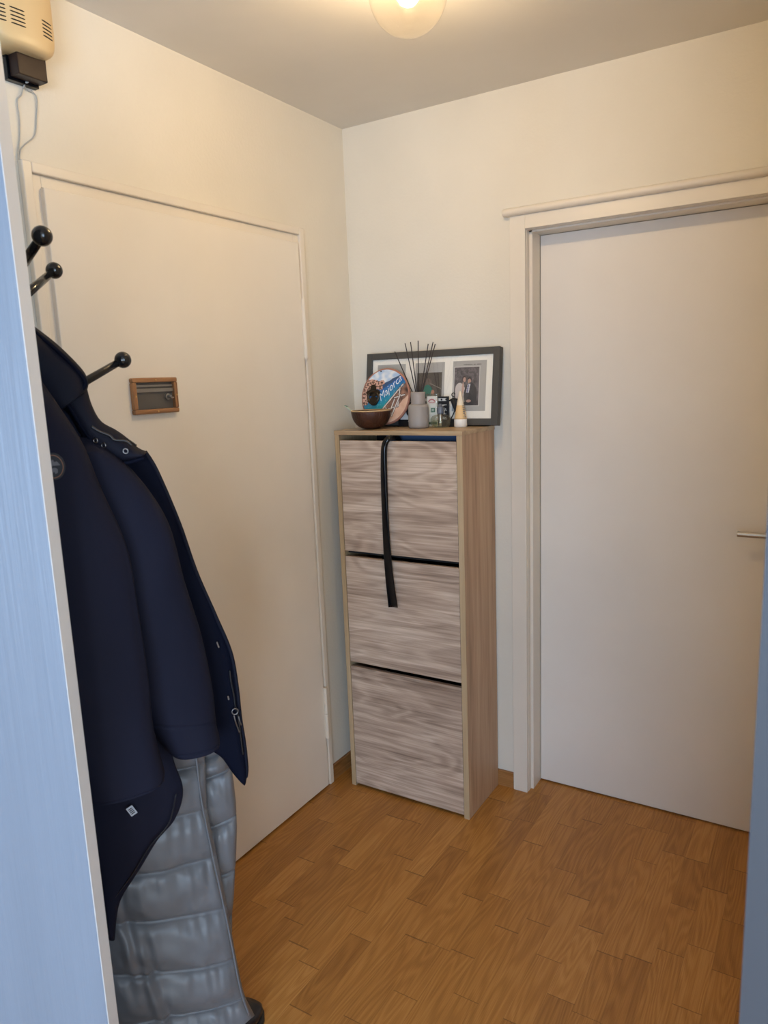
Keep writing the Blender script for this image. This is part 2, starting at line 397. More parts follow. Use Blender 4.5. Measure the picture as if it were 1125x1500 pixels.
# right door in the back wall ------------------------------------------------------
d2 = empty('door_2', (1.12, .05, 0)); struct(d2, 'cream flush inner door to the right of the shoe cabinet', 'door')
xo0, xo1, xi0, xi1 = .6535, 1.592, .708, 1.537
bm = B(((xo0, -.015, 0), (xi0, .006, 2.056)), ((xi1, -.015, 0), (xo1, .006, 2.056)), ((xi0, -.015, 2.010), (xi1, .006, 2.056)))
at(obj('architrave', bm, M['doorframe'], bevel=.002), d2)
bm = B(((.690, .0, 0), (xi0 + .001, .15, 2.0115)), ((xi1 - .001, .0, 0), (1.556, .15, 2.0115)), ((.690, 0, 2.009), (1.556, .15, 2.03)),
       ((xi0, .022, 0), (.7195, .15, 2.0105)), ((1.5255, .022, 0), (xi1, .15, 2.0105)), ((xi0, .022, 2.003), (xi1, .15, 2.0105)))
at(obj('door_lining', bm, M['doorframe'], bevel=.001), d2)
at(obj('door_leaf', B(((.7215, .0955, .006), (1.5235, .135, 2.0015))), M['door2'], bevel=.0015), d2)
bm = bmesh.new(); yy, zz, r = -.021, 2.0665, .0125
tube(bm, [(.633, yy, zz), (.635, yy, zz), (.639, yy, zz), (1.606, yy, zz), (1.61, yy, zz)], [.005, .0105, r, r, .008], 20)
box(bm, (.645, -.022, 2.054), (1.60, .0, 2.064)); box(bm, (.638, -.012, 2.060), (1.603, 0, 2.076))
cm = at(obj('head_moulding', bm, M['doorframe'], smooth=True), d2)
part_label(cm, 'rounded cream bar along the top of the frame')
for p in cm.data.polygons: p.use_smooth = len(p.vertices) == 4 and p.area < .02
bm = bmesh.new(); hz = 1.033
tube(bm, [(1.371, .040, hz), (1.482, .040, hz)], .0088, 24)
tube(bm, [(1.470, .0955, hz), (1.470, .040, hz)], .0088, 20); lathe_c = (1.470, .0, hz)
tube(bm, [(1.470, .0955, hz), (1.470, .088, hz)], .025, 30)
hd = at(obj('door_handle', bm, M['steel'], smooth=False, bevel=.001), d2); part_label(hd, 'brushed steel lever handle')

# open door leaf on the left ---------------------------------------------------------
d3 = empty('door_3', (.025, -2.252, 0)); struct(d3, 'open wooden door leaf, its white paint darkened to daylight blue-grey, at the left border, edge towards the coats', 'door')
wv = Vector((.832, .555, 0)); tv = Vector((-.555, .832, 0))
def leafbox(u0, u1, t0, t1, z0, z1, name, mat, bev=.002):
    bm = bmesh.new()
    o0 = Vector((.691, -1.808, 0)) - wv * .80
    c = []
    for u in (u0, u1):
        for t in (t0, t1):
            for z in (z0, z1): c.append(bm.verts.new(o0 + wv * u + tv * t + Vector((0, 0, z))))
    for q in ((0, 1, 3, 2), (4, 6, 7, 5), (0, 4, 5, 1), (2, 3, 7, 6), (0, 2, 6, 4), (1, 5, 7, 3)): bm.faces.new([c[i] for i in q])
    return at(obj(name, bm, mat, bevel=bev), d3)
leafbox(.0, .7990, 0, .040, .008, 1.990, 'door_leaf', M['leaftint'])
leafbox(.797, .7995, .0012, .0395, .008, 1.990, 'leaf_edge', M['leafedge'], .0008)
bm = bmesh.new()
for z0 in (.25, 1.65): tube(bm, [(.012, -2.246, z0), (.012, -2.246, z0 + .1)], .008, 12)
at(obj('hinge', bm, M['doorframe']), d3)
at(obj('door_frame', B(((0, -2.242, 0), (.015, -2.20, 2.09)), ((0, -3.12, 0), (.015, -3.07, 2.09)), ((0, -3.07, 2.03), (.015, -2.242, 2.09))), M['doorframe'], bevel=.002), d3)

# ------------------------------------------------------------------ shoe cabinet
CX0, CX1, CY, KH = .0895, .590, -.271, 1.3725
cab = empty('shoe_cabinet', (.34, -.135, 0)); tag(cab, 'tall narrow oak and greyed ash shoe cabinet with three flap doors', 'cabinet')
C_ = lambda o: at(o, cab)
C_(obj('side_panel', B(((CX0, CY, 0), (CX0 + .018, -.012, 1.3575))), M['edge_z'], bevel=.0006))
C_(obj('side_panel', B(((CX1 - .020, CY, 0), (CX1, -.012, 1.3575))), M['oak_z'], bevel=.0006))
C_(obj('edge_band', B(((CX1 - .0202, CY - .0006, 0), (CX1, CY + .0006, 1.3575))), M['edge_z']))
C_(obj('top_panel', B(((CX0 - .001, CY - .002, 1.3575), (CX1 + .001, -.008, KH))), M['oak_x'], bevel=.0008))
ix0, ix1 = CX0 + .018, CX1 - .020
C_(obj('back_panel', B(((ix0, -.018, .02), (ix1, -.012, 1.3575))), M['black_gap']))
C_(part_label(obj('inner_lining', B(((.262, -.200, 1.10), (ix1 - .004, -.19, 1.3565))), M['blue_in']), 'dark blue cloth showing in the open slot above the top flap'))
for z in (.500, .924): C_(obj('divider', B(((ix0, -.245, z), (ix1, -.02, z + .004))), M['black_gap']))
for i, (a, b) in enumerate(((.012, .4915), (.510, .9155), (.937, 1.3375))):
    bm = B(((ix0 + .0025, CY + .001, a), (ix1 - .0025, CY + .017, b)))
    f = C_(obj('flap_door', bm, M['ash_x'], bevel=.0006))
    f.data.transform(Matrix.Translation((-i * .37, 0, -i * 1.13))); f.location = (i * .37, 0, i * 1.13)

# shoe horn -----------------------------------------------------------------------
def smooth_path(pts, n):
    out = []
    P = [Vector(p) for p in pts]
    for i in range(len(P) - 1):
        p0, p1, p2, p3 = P[max(i - 1, 0)], P[i], P[i + 1], P[min(i + 2, len(P) - 1)]
        for k in range(n):
            t = k / n
            out.append(.5 * ((2 * p1) + (p2 - p0) * t + (2 * p0 - 5 * p1 + 4 * p2 - p3) * t * t + (3 * p1 - p0 - 3 * p2 + p3) * t ** 3))
    out.append(P[-1]); return out
sh = empty('shoe_horn', (.31, -.28, .75)); tag(sh, 'long glossy black shoe horn hooked over the top cabinet flap', 'shoe horn')
path = smooth_path([(.334, -.232, 1.325), (.334, -.240, 1.343), (.328, -.262, 1.3505), (.318, -.282, 1.3455), (.306, -.288, 1.32), (.3015, -.288, 1.26), (.299, -.287, 1.17), (.2995, -.287, 1.05), (.302, -.287, .95), (.3065, -.286, .86), (.316, -.284, .752)], 8)
bm = bmesh.new(); seg = 20; rings = []
L = [0]
for a, b in zip(path, path[1:]): L.append(L[-1] + (b - a).length)
for i, p in enumerate(path):
    s = L[i] / L[-1]
    t = (path[min(i + 1, len(path) - 1)] - path[max(i - 1, 0)]).normalized()
    X = Vector((1, 0, 0)); X = (X - t * X.dot(t)).normalized(); Y = t.cross(X)
    if Y.y > 0 and s > .15: Y = -Y; 
    hw = .0095 + .0035 * min(1, s / .3) + .0065 * max(0, (s - .5) / .5) ** 1.2
    th = .0085 - .0045 * max(0, (s - .2) / .8)
    cup = .007 * max(0, (s - .35) / .65)
    ring = []
    for k in range(seg):
        a = 2 * PI * k / seg; cx = math.cos(a)
        ring.append(bm.verts.new(p + X * hw * cx + Y * (th * math.sin(a) - cup * (1 - cx * cx) + cup * .5)))
    rings.append(ring)
for i in range(len(rings) - 1):
    for k in range(seg): bm.faces.new((rings[i][k], rings[i][(k + 1) % seg], rings[i + 1][(k + 1) % seg], rings[i + 1][k]))
bm.faces.new(rings[0][::-1]); bm.faces.new(rings[-1])
at(obj('blade', bm, M['black_plastic'], smooth=True), sh)

# ------------------------------------------------------------------ picture frame
pf = empty('picture_frame', (.36, -.075, KH + .0042)); tag(pf, 'wide dark grey picture frame with three photos leaning on the wall above the cabinet', 'picture frame')
lean = math.atan2(.036, .267)
pf.rotation_euler = (-lean, 0, 0)
W2, Hh, fw, fd = .267, .2665, .0235, .030     # half width, height, bar width, depth
bm = B(((-W2, 0, 0), (-W2 + fw, fd, Hh)), ((W2 - fw, 0, 0), (W2, fd, Hh)), ((-W2 + fw, 0, Hh - fw), (W2 - fw, fd, Hh)), ((-W2 + fw, 0, 0), (W2 - fw, fd, fw)))
obj('frame_bars', bm, M['frame'], pf, bevel=.0012)
obj('backing', B(((-W2 + .005, fd - .006, .005), (W2 - .005, fd - .002, Hh - .005))), M['frame'], pf)
ma = obj('mount', B(((-W2 + fw - .004, .008, fw - .004), (W2 - fw + .004, .010, Hh - fw + .004))), M['mat'], pf); part_label(ma, 'cream mount board')
obj('glass', B(((-W2 + fw, .0035, fw), (W2 - fw, .0045, Hh - fw))), M['paneglass'], pf)

def picture(name, x0, x1, z0, z1, y, nx, nz, fn, mat, parent, thick=.0004):
    bm = bmesh.new(); g = [[bm.verts.new((x0 + (x1 - x0) * i / nx, y, z0 + (z1 - z0) * j / nz)) for i in range(nx + 1)] for j in range(nz + 1)]
    for j in range(nz):
        for i in range(nx): bm.faces.new((g[j][i], g[j][i + 1], g[j + 1][i + 1], g[j + 1][i]))
    me = bpy.data.meshes.new(name); bm.to_mesh(me); bm.free()
    ca = me.color_attributes.new('print', 'FLOAT_COLOR', 'POINT')
    k = 0
    for j in range(nz + 1):
        for i in range(nx + 1):
            ca.data[k].color = tuple(fn(i / nx, j / nz)) + (1,); k += 1
    o = link(name, me, mat, parent)
    s = o.modifiers.new('thickness', 'SOLIDIFY'); s.thickness = thick; s.offset = 0
    return o
def mixc(a, b, t): return tuple(a[i] * (1 - t) + b[i] * t for i in range(3))
def nz_(x, y, s=1, o=0): return .5 + .5 * noise.noise(Vector((x * s, y * s, o)))
def ell(u, v, cx, cy, rx, ry): return ((u - cx) / rx) ** 2 + ((v - cy) / ry) ** 2 < 1
GREY = (.42, .41, .39)
def photo_couple(u, v):
    if not (.05 < u < .80 and .11 < v < .87):
        return (.60, .58, .55) if (.03 < u < .815 and .095 < v < .885) else GREY
    u = (u - .05) / .75; v = (v - .11) / .76
    t = nz_(u, v, 9, 3); c = mixc((.030, .030, .034), (.22, .19, .21), t * nz_(u, v, 25, 1) * 1.6)
    if v < .12: c = (.05, .045, .05)
    if ell(u, v, .40, .70, .085, .085): c = (.05, .03, .025)          # hair
    if ell(u, v, .41, .68, .055, .065): c = (.50, .32, .26)
    if ell(u, v, .22, .40, .18, .20) or ell(u, v, .28, .28, .22, .26): c = (.62, .56, .53)
    if ell(u, v, .36, .46, .045, .15): c = (.52, .34, .28)
    if ell(u, v, .62, .66, .085, .075): c = (.015, .012, .014)
    if ell(u, v, .61, .635, .065, .065): c = (.46, .28, .22)
    if ell(u, v, .66, .28, .26, .32) : c = (.030, .032, .040)
    if abs(u - .56 + (v - .4) * -.25) < .055 and .34 < v < .57: c = (.55, .55, .60)
    if abs(u - .545 + (v - .4) * -.25) < .018 and .34 < v < .55: c = (.05, .08, .22)
    if ell(u, v, .60, .12, .10, .035): c = (.45, .28, .23)
    return c
def photo_teal(u, v):
    if not (.07 < u < .92 and .03 < v < .80): return GREY
    c = mixc((.058, .047, .038), (.085, .072, .06), nz_(u, v, 6, 5))
    if ell(u, v, .42, .58, .16, .10): c = (.14, .10, .085)
    if ell(u, v, .44, .30, .20, .25): c = (.0, .17, .135)
    if ell(u, v, .62, .37, .055, .075): c = (.42, .20, .14)
    if abs(v - .52 + (u - .7) * .3) < .008 and .5 < u < .9: c = (.25, .22, .19)
    if ell(u, v, .82, .14, .03, .07) : c = (.5, .45, .36)
    return c
def photo_dark(u, v):
    if not (.10 < u < .88 and .06 < v < .78): return GREY
    return mixc((.05, .055, .045), (.13, .13, .11), nz_(u, v, 7, 9))
ph = []
for nm, x0, x1, fn, lab in (('photo', -.222, -.102, photo_dark, 'dark photo on grey card, mostly behind the round plaque'), ('photo', -.061, .058, photo_teal, 'dark brown photo with a teal figure'), ('photo', .091, .218, photo_couple, 'photo of a person in white beside a person in a dark suit')):
    o = picture(nm, x0, x1, .050, .224, .0074, 90, 130, fn, M['print'], pf); part_label(o, lab); ph.append(o)
def txt(body, size, mtx, mat, name, parent, depth=.0002, shear=0, bold=0):
    o = obj(name, text_bm(body, size, depth, mtx, shear, bold), mat, parent); return o
RX = Matrix.Rotation(PI / 2, 4, 'X')
txt('OPERA', .0165, Matrix.Translation((-.163, .0070, .197)) @ RX, M['white'], 'lettering', ph[0], bold=.0003)
bm = bmesh.new()
for k in range(16):
    h = .0022 + .0012 * random.random()
    if k not in (8, 11): box(bm, (.132 + k * .0042, .0068, .2105 - h / 2), (.1348 + k * .0042, .0070, .2105 + h / 2))
obj('small_print', bm, M['slot'], ph[2])

# ------------------------------------------------------------------ round plaque
pq = empty('round_plaque', (.205, -.118, KH + .0))
tag(pq, 'round wooden beach souvenir plaque with bark rim and bottle opener reading Majorca', 'plaque')
pq.rotation_euler = (-.16, 0, .0)
R0 = .1015; zc = .112
seg = 90; bm = bmesh.new()
def plaque_col(x, z):
    # picture axes are turned counter-clockwise
    a = math.radians(24); u = (x * math.cos(a) + z * math.sin(a)) / R0; v = (-x * math.sin(a) + z * math.cos(a)) / R0
    n = noise.noise(Vector((x * 60, z * 60, 2))) ; n2 = noise.noise(Vector((x * 150, z * 150, 7)))
    X, Z = x / R0, z / R0
    skyl = .46 + .0 * u
    if v > skyl + .03 * n: c = mixc((.42, .55, .72), (.80, .80, .80), min(1, max(0, .5 + n * 1.3)))
    elif v > skyl - .16 + .1 * (u - .1) * (u > 0) + .04 * n: c = (.035, .08, .17)
    else:
        d = (skyl - .16 - v)
        c = mixc((.02, .13, .40), (.01, .30, .34), min(1, d * 1.6)); c = mixc(c, (.35, .6, .6), max(0, n2 - .25))
    # beach, lower right
    s = (X - Z) / 1.414
    if s > .26 + .05 * n: c = mixc((.10, .05, .035), (.34, .17, .11), .5 + n)
    if s > .62 + .05 * n: c = mixc((.62, .36, .24), (.70, .46, .33), .5 + n)
    # flowers on the left
    if (X + .50) ** 2 / .22 + (Z - .42) ** 2 / .035 < 1 + n * .8: c = mixc((.62, .36, .27), (.10, .05, .03), 1 if n2 > .05 else 0)
    if X < -.72 + .1 * n and Z > -.3: c = mixc((.60, .36, .27), (.12, .06, .04), 1 if n2 > 0 else 0)
    # pale driftwood rails
    for (x0, z0, x1, z1) in ((-.18, -.55, .72, .42), (.05, -.40, .20, -.75), (.15, -.45, .55, -.35), (.55, -.35, .60, .30), (.20, -.62, .40, -.10), (.40, -.05, .80, .05), (-.1, -.6, .35, -.6), (.30, -.70, .62, .05)):
        dx, dz = x1 - x0, z1 - z0; t = max(0, min(1, ((X - x0) * dx + (Z - z0) * dz) / (dx * dx + dz * dz)))
        dd = math.hypot(X - x0 - t * dx, Z - z0 - t * dz)
        if dd < .022: c = (.62, .58, .54)
        elif dd < .04: c = (.07, .04, .035)
    return c
G = 130
pts = {}
for i in range(G + 1):
    for j in range(G + 1):
        x = (i / G * 2 - 1); z = (j / G * 2 - 1)
        # square to disc
        xx = x * math.sqrt(1 - z * z / 2); zz = z * math.sqrt(1 - x * x / 2)
        pts[i, j] = bm.verts.new((xx * R0 * .965, -.0045, zc + zz * R0 * .965))
for i in range(G):
    for j in range(G): bm.faces.new((pts[i, j], pts[i + 1, j], pts[i + 1, j + 1], pts[i, j + 1]))
me = bpy.data.meshes.new('painted_face'); bm.to_mesh(me); bm.free()
ca = me.color_attributes.new('print', 'FLOAT_COLOR', 'POINT')
for k, vv in enumerate(me.vertices): ca.data[k].color = plaque_col(vv.co.x, vv.co.z - zc) + (1,)
face = link('painted_face', me, M['printm'], pq)
bm = bmesh.new(); rings = []
for k in range(seg):
    a = 2 * PI * k / seg; w = 1 + .012 * noise.noise(Vector((math.cos(a) * 6, math.sin(a) * 6, 0)))
    prof = [(R0 * .955, -.0048), (R0 * 1.0 * w, -.0040), (R0 * 1.015 * w, .000), (R0 * 1.0 * w, .006), (R0 * .9, .006)]
    rings.append([bm.verts.new((r * math.cos(a), y, zc + r * math.sin(a))) for r, y in prof])
for k in range(seg):
    A, Bq = rings[k], rings[(k + 1) % seg]
    for i in range(4): bm.faces.new((A[i], A[i + 1], Bq[i + 1], Bq[i]))
bm.faces.new([r[-1] for r in rings])
bk = obj('bark_rim', bm, M['bark'], pq, smooth=True)
ang = math.radians(-41)
txt('Majorca', .036, Matrix.Translation((.018, -.0056, zc + .028)) @ Matrix.Rotation(ang, 4, 'Y') @ RX, M['white'], 'lettering', pq, shear=.5, bold=-.0002)
bm = bmesh.new()
torus(bm, (-.047, -.010, zc - .004), .022, .0048, (1, 0, 0), (0, 0, 1), 32, 10)
def disc_y(bm, c, r, d, seg=28, sx=1, sz=1):
    f = [bm.verts.new((c[0] + sx * r * math.cos(2 * PI * k / seg), c[1] - d, c[2] + sz * r * math.sin(2 * PI * k / seg))) for k in range(seg)]
    b = [bm.verts.new((c[0] + sx * r * math.cos(2 * PI * k / seg), c[1], c[2] + sz * r * math.sin(2 * PI * k / seg))) for k in range(seg)]
    bm.faces.new(f[::-1]); bm.faces.new(b)
    for k in range(seg): bm.faces.new((f[k], f[(k + 1) % seg], b[(k + 1) % seg], b[k]))
disc_y(bm, (-.045, -.005, zc - .016), .017, .008)
disc_y(bm, (-.050, -.005, zc + .030), .012, .005, sz=1.2)
disc_y(bm, (-.050, -.005, zc + .014), .030, .004, sx=1, sz=.45)
part_label(obj('bottle_opener', bm, M['opener'], pq, bevel=.001), 'dark bronze bottle opener')
bm = bmesh.new(); disc_y(bm, (-.022, -.0044, zc + R0 * .90), .0028, .0006); obj('hanging_hole', bm, M['slot'], pq)

# ------------------------------------------------------------------ coconut bowl
cb = empty('coconut_bowl', (.199, -.195, KH)); tag(cb, 'small dark coconut-shell bowl in front of the round plaque', 'bowl')
bm = bmesh.new(); prof = [(.0, .0)]
Rb, hb = .0715, .072
outer = [(Rb * math.sin(t) ** .72, hb * 1.02 * (1 - math.cos(t))) for t in [i * 1.53 / 14 for i in range(15)]]
outer[0] = (.012, .0)
inner = [(r - .006, max(z, .006) + (.004 if i < 13 else 0)) for i, (r, z) in enumerate(outer)][::-1]
lathe(bm, outer, seg=56); 
top = outer[-1][1]
bm2 = None
o = obj('shell', bm, M['coconut'], cb, smooth=True)
# open it: drop the cap face at the top and give it thickness
bm = bmesh.new(); bm.from_mesh(o.data)
for f in [f for f in bm.faces if len(f.verts) > 8 and f.calc_center_median().z > top - .001]: bm.faces.remove(f)
bm.to_mesh(o.data); bm.free()
s = o.modifiers.new('thickness', 'SOLIDIFY'); s.thickness = .004; s.offset = -1
bm = bmesh.new(); torus(bm, (0, 0, top), Rb * .975, .0026, (1, 0, 0), (0, 1, 0), 56, 8)
part_label(obj('rim', bm, M['coco_rim'], cb, smooth=True), 'pale cut rim')
cb.scale = (1, 1, .93)
sp = empty('small_spoon', (.11, -.19, KH + .05)); tag(sp, 'pale green spoon sticking out of the coconut bowl to the left', 'spoon')
bm = bmesh.new()
a, b = Vector((.160, -.197, KH + .036)), Vector((.087, -.190, KH + .083))
X = Vector((0, 1, 0)); Zp = (b - a).normalized().cross(X)
prev = None
for t, hw in ((0, .010), (.15, .013), (.3, .009), (.45, .005), (.75, .005), (.95, .0075), (1, .006)):
    p = a.lerp(b, t); r = [bm.verts.new(p + X * sx * hw + Zp * sz * .0016) for sx, sz in ((-1, -1), (1, -1), (1, 1), (-1, 1))]
    if prev:
        for k in range(4): bm.faces.new((prev[k], prev[(k + 1) % 4], r[(k + 1) % 4], r[k]))
    else: bm.faces.new(r[::-1])
    prev = r
bm.faces.new(prev)
at(obj('spoon_body', bm, M['jade'], bevel=.0008), sp)
bm = B(((-.0001, 0, 0), (.012, .011, .0012))); o = obj('spoon_tip', bm, M['green'])
o.matrix_world = Matrix.Translation((.0845, -.1955, KH + .0845)) @ Matrix.Rotation(math.radians(28), 4, 'Y'); o.parent = sp
o.matrix_parent_inverse = Matrix.Translation(-Vector(sp.location))
part_label(o, 'dark green tip')

# ------------------------------------------------------------------ reed diffuser
rd = empty('reed_diffuser', (.3655, -.148, KH)); tag(rd, 'matt grey reed diffuser bottle with dark sticks', 'diffuser')
bm = bmesh.new(); lathe(bm, [(.030, 0), (.0340, .0015), (.0356, .005), (.0360, .012), (.0360, .068), (.0355, .075), (.033, .0810), (.028, .0835), (.025, .084)], seg=56)
obj('bottle', bm, M['stone'], rd, smooth=True)
bm = bmesh.new(); lathe(bm, [(.0250, .0835), (.0255, .085), (.0255, .123), (.0245, .1252), (.010, .1255), (.010, .10)], seg=48, cap=False)
obj('collar', bm, M['stonecap'], rd, smooth=True)
for (tx, tz) in ((.264, 1.640), (.307, 1.666), (.329, 1.669), (.359, 1.672), (.398, 1.659), (.417, 1.664), (.425, 1.657)):
    bm = bmesh.new(); k = (tx - .362)
    tube(bm, [(-k * .22, .0, .030), (k * 1.0, .018, tz - KH)], .0018, 8)
    obj('reed', bm, M['reed'], rd)

# ------------------------------------------------------------------ black metal sign
sg = empty('metal_sign', (.365, -.088, KH)); tag(sg, 'black metal ornament sign with large letters behind the diffuser', 'sign')
bm = bmesh.new()
x0, x1 = -.118, .088
box(bm, (x0, 0, .0), (x1 + .04, .012, .026)); box(bm, (x0, .001, .078), (x1, .006, .090)); box(bm, (x0, .001, .100), (x1, .006, .106))
box(bm, (x1 - .008, 0, .02), (x1, .006, .106)); box(bm, (x0, 0, .02), (x0 + .008, .006, .106))
torus(bm, (-.060, .003, .110), .011, .0022, (1, 0, 0), (0, 0, 1), 20, 6)
obj('sign_frame', bm, M['wrought'], sg, bevel=.0006)
o = obj('white_panel', B(((x0 + .008, .003, .026), (x1 - .008, .005, .078)), ((x0 + .008, .003, .090), (x1 - .008, .005, .100))), M['whiteband'], sg)
for ch, px in (('C', -.067), ('U', -.040), ('C', .048), ('G', .069)):
    obj('letter', text_bm(ch, .052, .0012, Matrix.Translation((px, .002, .052)) @ RX, bold=.0012), M['wrought'], sg)
bm = bmesh.new()
for k in range(11):
    ball(bm, (x0 + .016 + k * .018, .002, .095), .0034, 8)
for k in range(5): torus(bm, (x1 - .013, .002, .032 + k * .010), .0036, .0012, (1, 0, 0), (0, 0, 1), 10, 5)
obj('scrollwork', bm, M['wrought'], sg)
bm = bmesh.new(); ball(bm, (-.030, 0, .030), .002, 6)
for k in range(9): ball(bm, (-.075 + k * .011, -.0002, .020), .0017, 6)
obj('white_studs', bm, M['whiteband'], sg)
# little iron cyclist standing at the end of the sign
cy = empty('cyclist_figurine', (.476, -.082, KH)); tag(cy, 'small black metal figurine on the cabinet between perfume bottle and cream tube', 'figurine')
bm = bmesh.new()
tube(bm, [(-.030, .004, .012), (-.012, .004, .040), (.004, .003, .072)], .0022, 8)
tube(bm, [(.004, .003, .072), (.012, .003, .045), (.018, .003, .012)], .0022, 8)
tube(bm, [(-.024, .003, .090), (-.010, .003, .098), (.008, .003, .094), (.020, .003, .086)], .0028, 8)
tube(bm, [(-.012, .003, .093), (-.004, .003, .078), (.002, .003, .060), (.008, .003, .045)], [.008, .010, .008, .003], 10)
tube(bm, [(.000, .003, .092), (.010, .003, .070), (.010, .003, .050)], [.005, .007, .003], 8)
torus(bm, (-.008, .003, .1105), .0062, .0016, (1, 0, 0), (0, 0, 1), 16, 6, .3, 5.3)
box(bm, (-.034, -.004, .0), (.026, .012, .012))
obj('figure', bm, M['wrought'], cy, smooth=False)

# ------------------------------------------------------------------ souvenir box, perfume, cream
bx = empty('souvenir_box', (.394, -.104, KH)); tag(bx, 'small clear slim box with pink and green print behind the perfume bottle', 'box')
obj('inner_card', B(((-.019, .004, .002), (.019, .010, .108))), M['capwhite'], bx, bevel=.0005)
obj('clear_case', B(((-.0215, 0, 0), (.0215, .015, .117))), M['clear'], bx, bevel=.0012)
bm = bmesh.new(); torus(bm, (0, .0035, .082), .0145, .0022, (1, 0, 0), (0, 0, 1), 18, 5, .15 * PI, .85 * PI)
box(bm, (-.012, .0032, .0845), (.012, .0040, .0865)); obj('pink_print', bm, M['red'], bx)
for a, b in (((-.004, .003, .052), (.012, .004, .067)), ((-.016, .003, .010), (.018, .004, .018))): obj('green_print', B((a, b)), M['green'], bx)
obj('print_letter', text_bm('H', .012, .0002, Matrix.Translation((.004, .0026, .0595)) @ RX, bold=.0004), M['white'], bx)

pb = empty('perfume_bottle', (.4355, -.118, KH)); tag(pb, 'small round clear perfume bottle with grey atomiser', 'perfume bottle')
bm = bmesh.new(); lathe(bm, [(.020, 0), (.029, .003), (.0345, .011), (.0360, .021), (.0345, .031), (.028, .041), (.016, .0445), (.0085, .0455), (.0085, .049)], seg=40)
obj('glass_body', bm, M['clear'], pb, smooth=True)
bm = bmesh.new(); lathe(bm, [(.017, .003), (.026, .007), (.0305, .014), (.031, .020), (.028, .0245)], seg=36); obj('perfume', bm, M['juice'], pb, smooth=True)
bm = bmesh.new(); lathe(bm, [(.0115, .048), (.0120, .050), (.0120, .068), (.0105, .072), (.0065, .0725), (.0060, .080), (.0045, .0815)], seg=30)
obj('atomiser', bm, M['greyspray'], pb, smooth=True)
bm = bmesh.new(); lathe(bm, [(.0055, .004), (.0062, .006), (.0062, .046), (.0055, .048)], seg=16); obj('dip_tube', bm, M['steel'], pb, smooth=True)

ct = empty('cream_tube', (.502, -.096, KH)); tag(ct, 'orange-cream hand cream tube standing on its white cap', 'cream tube')
bm = bmesh.new(); lathe(bm, [(.0205, 0), (.0222, .001), (.0226, .004), (.0222, .026), (.0212, .0275)], seg=36); obj('cap', bm, M['capwhite'], ct, smooth=True, bevel=0)
bm = bmesh.new(); seg = 32; rings = []
for i in range(15):
    t = i / 14; rx = .0195 * (1 - t) ** .85 + .0022; ry = .0195 * (1 - t) + .0012; z = .0275 + .0955 * t
    rings.append([bm.verts.new((rx * math.cos(2 * PI * k / seg), ry * math.sin(2 * PI * k / seg), z)) for k in range(seg)])
for i in range(14):
    for k in range(seg):
        f = bm.faces.new((rings[i][k], rings[i][(k + 1) % seg], rings[i + 1][(k + 1) % seg], rings[i + 1][k])); f.material_index = 1 if i > 6 else 0
bm.faces.new(rings[0][::-1]); bm.faces.new(rings[-1]).material_index = 1
obj('tube', bm, [M['tubecream'], M['tubetop']], ct, smooth=True)
bm = bmesh.new()
for k in range(7):
    z = .034 + k * .0062; r = .0195 * (1 - (z - .0275) / .0955) ** .85 + .0027; a = -.55
    for da in range(4):
        if random.random() < .8:
            an = a + da * .13; ry = r
            box(bm, (r * math.cos(an) - .0008, ry * math.sin(an) - .0006, z), (r * math.cos(an) + .0008, ry * math.sin(an) + .0008, z + .0028))
obj('small_print', bm, M['greyspray'], ct)

# ------------------------------------------------------------------ door chime
dc = empty('door_chime', (0, -1.31, 2.28)); tag(dc, 'yellowed cream door chime cover with sound slots, high on the left wall', 'door chime')
def chime_x(y):       # bulge of the cover towards the hall
    t = (y + 1.312) / .078
    return .083 - .012 * abs(t) ** 2.2 * (1.6 if t > 0 else 1.0)
ya, yb, za, zb = -1.392, -1.231, 2.275, 2.446
bm = bmesh.new(); nseg = 64; rings = []
cyc, czc = (ya + yb) / 2, (za + zb) / 2; hy, hz_ = (yb - ya) / 2, (zb - za) / 2
def outline(a, k):
    n = 5.0; c, s = math.cos(a), math.sin(a)
    r = 1 / ((abs(c) ** n + abs(s) ** n) ** (1 / n))
    return cyc + hy * k * c * r, czc + hz_ * k * s * r
lv = [(0, 1.0, 0), (.5, 1.0, 0), (.75, .995, 0), (.9, .97, 0), (.97, .93, 0), (1, .88, 1), (1, .7, 1), (1, .45, 1), (1, .2, 1)]
for fx, k, on in lv:
    ring = []
    for i in range(nseg):
        y, z = outline(2 * PI * i / nseg, k)
        ring.append(bm.verts.new((.001 + (chime_x(y) - .001) * fx, y, z)))
    rings.append(ring)
for i in range(len(rings) - 1):
    for k in range(nseg): bm.faces.new((rings[i][k], rings[i][(k + 1) % nseg], rings[i + 1][(k + 1) % nseg], rings[i + 1][k]))
bm.faces.new(rings[-1]); bm.faces.new(rings[0][::-1])
at(obj('cover', bm, M['cream'], smooth=True), dc)
def slot(y0, y1, z, n=8):
    bm = bmesh.new(); prev = None
    for i in range(n + 1):
        y = y0 + (y1 - y0) * i / n; x = chime_x(y) + .0006; e = .0013 if 0 < i < n else .0006
        r = [bm.verts.new((x + dx, y, z + dz)) for dx, dz in ((0, -e), (0, e), (-.003, e), (-.003, -e))]
        if prev:
            for k in range(4): bm.faces.new((prev[k], prev[(k + 1) % 4], r[(k + 1) % 4], r[k]))
        else: bm.faces.new(r)
        prev = r
    bm.faces.new(prev[::-1])
    at(obj('sound_slot', bm, M['slot']), dc)
for k in range(5):
    z = 2.3445 - k * .0076
    slot(-1.351, -1.319, z); slot(-1.276, -1.247, z + .001)
    slot(-1.378, -1.360, z)
tr = empty('bell_transformer', (0, -1.29, 2.23)); tag(tr, 'dark brown plastic box directly below the door chime', 'transformer box')
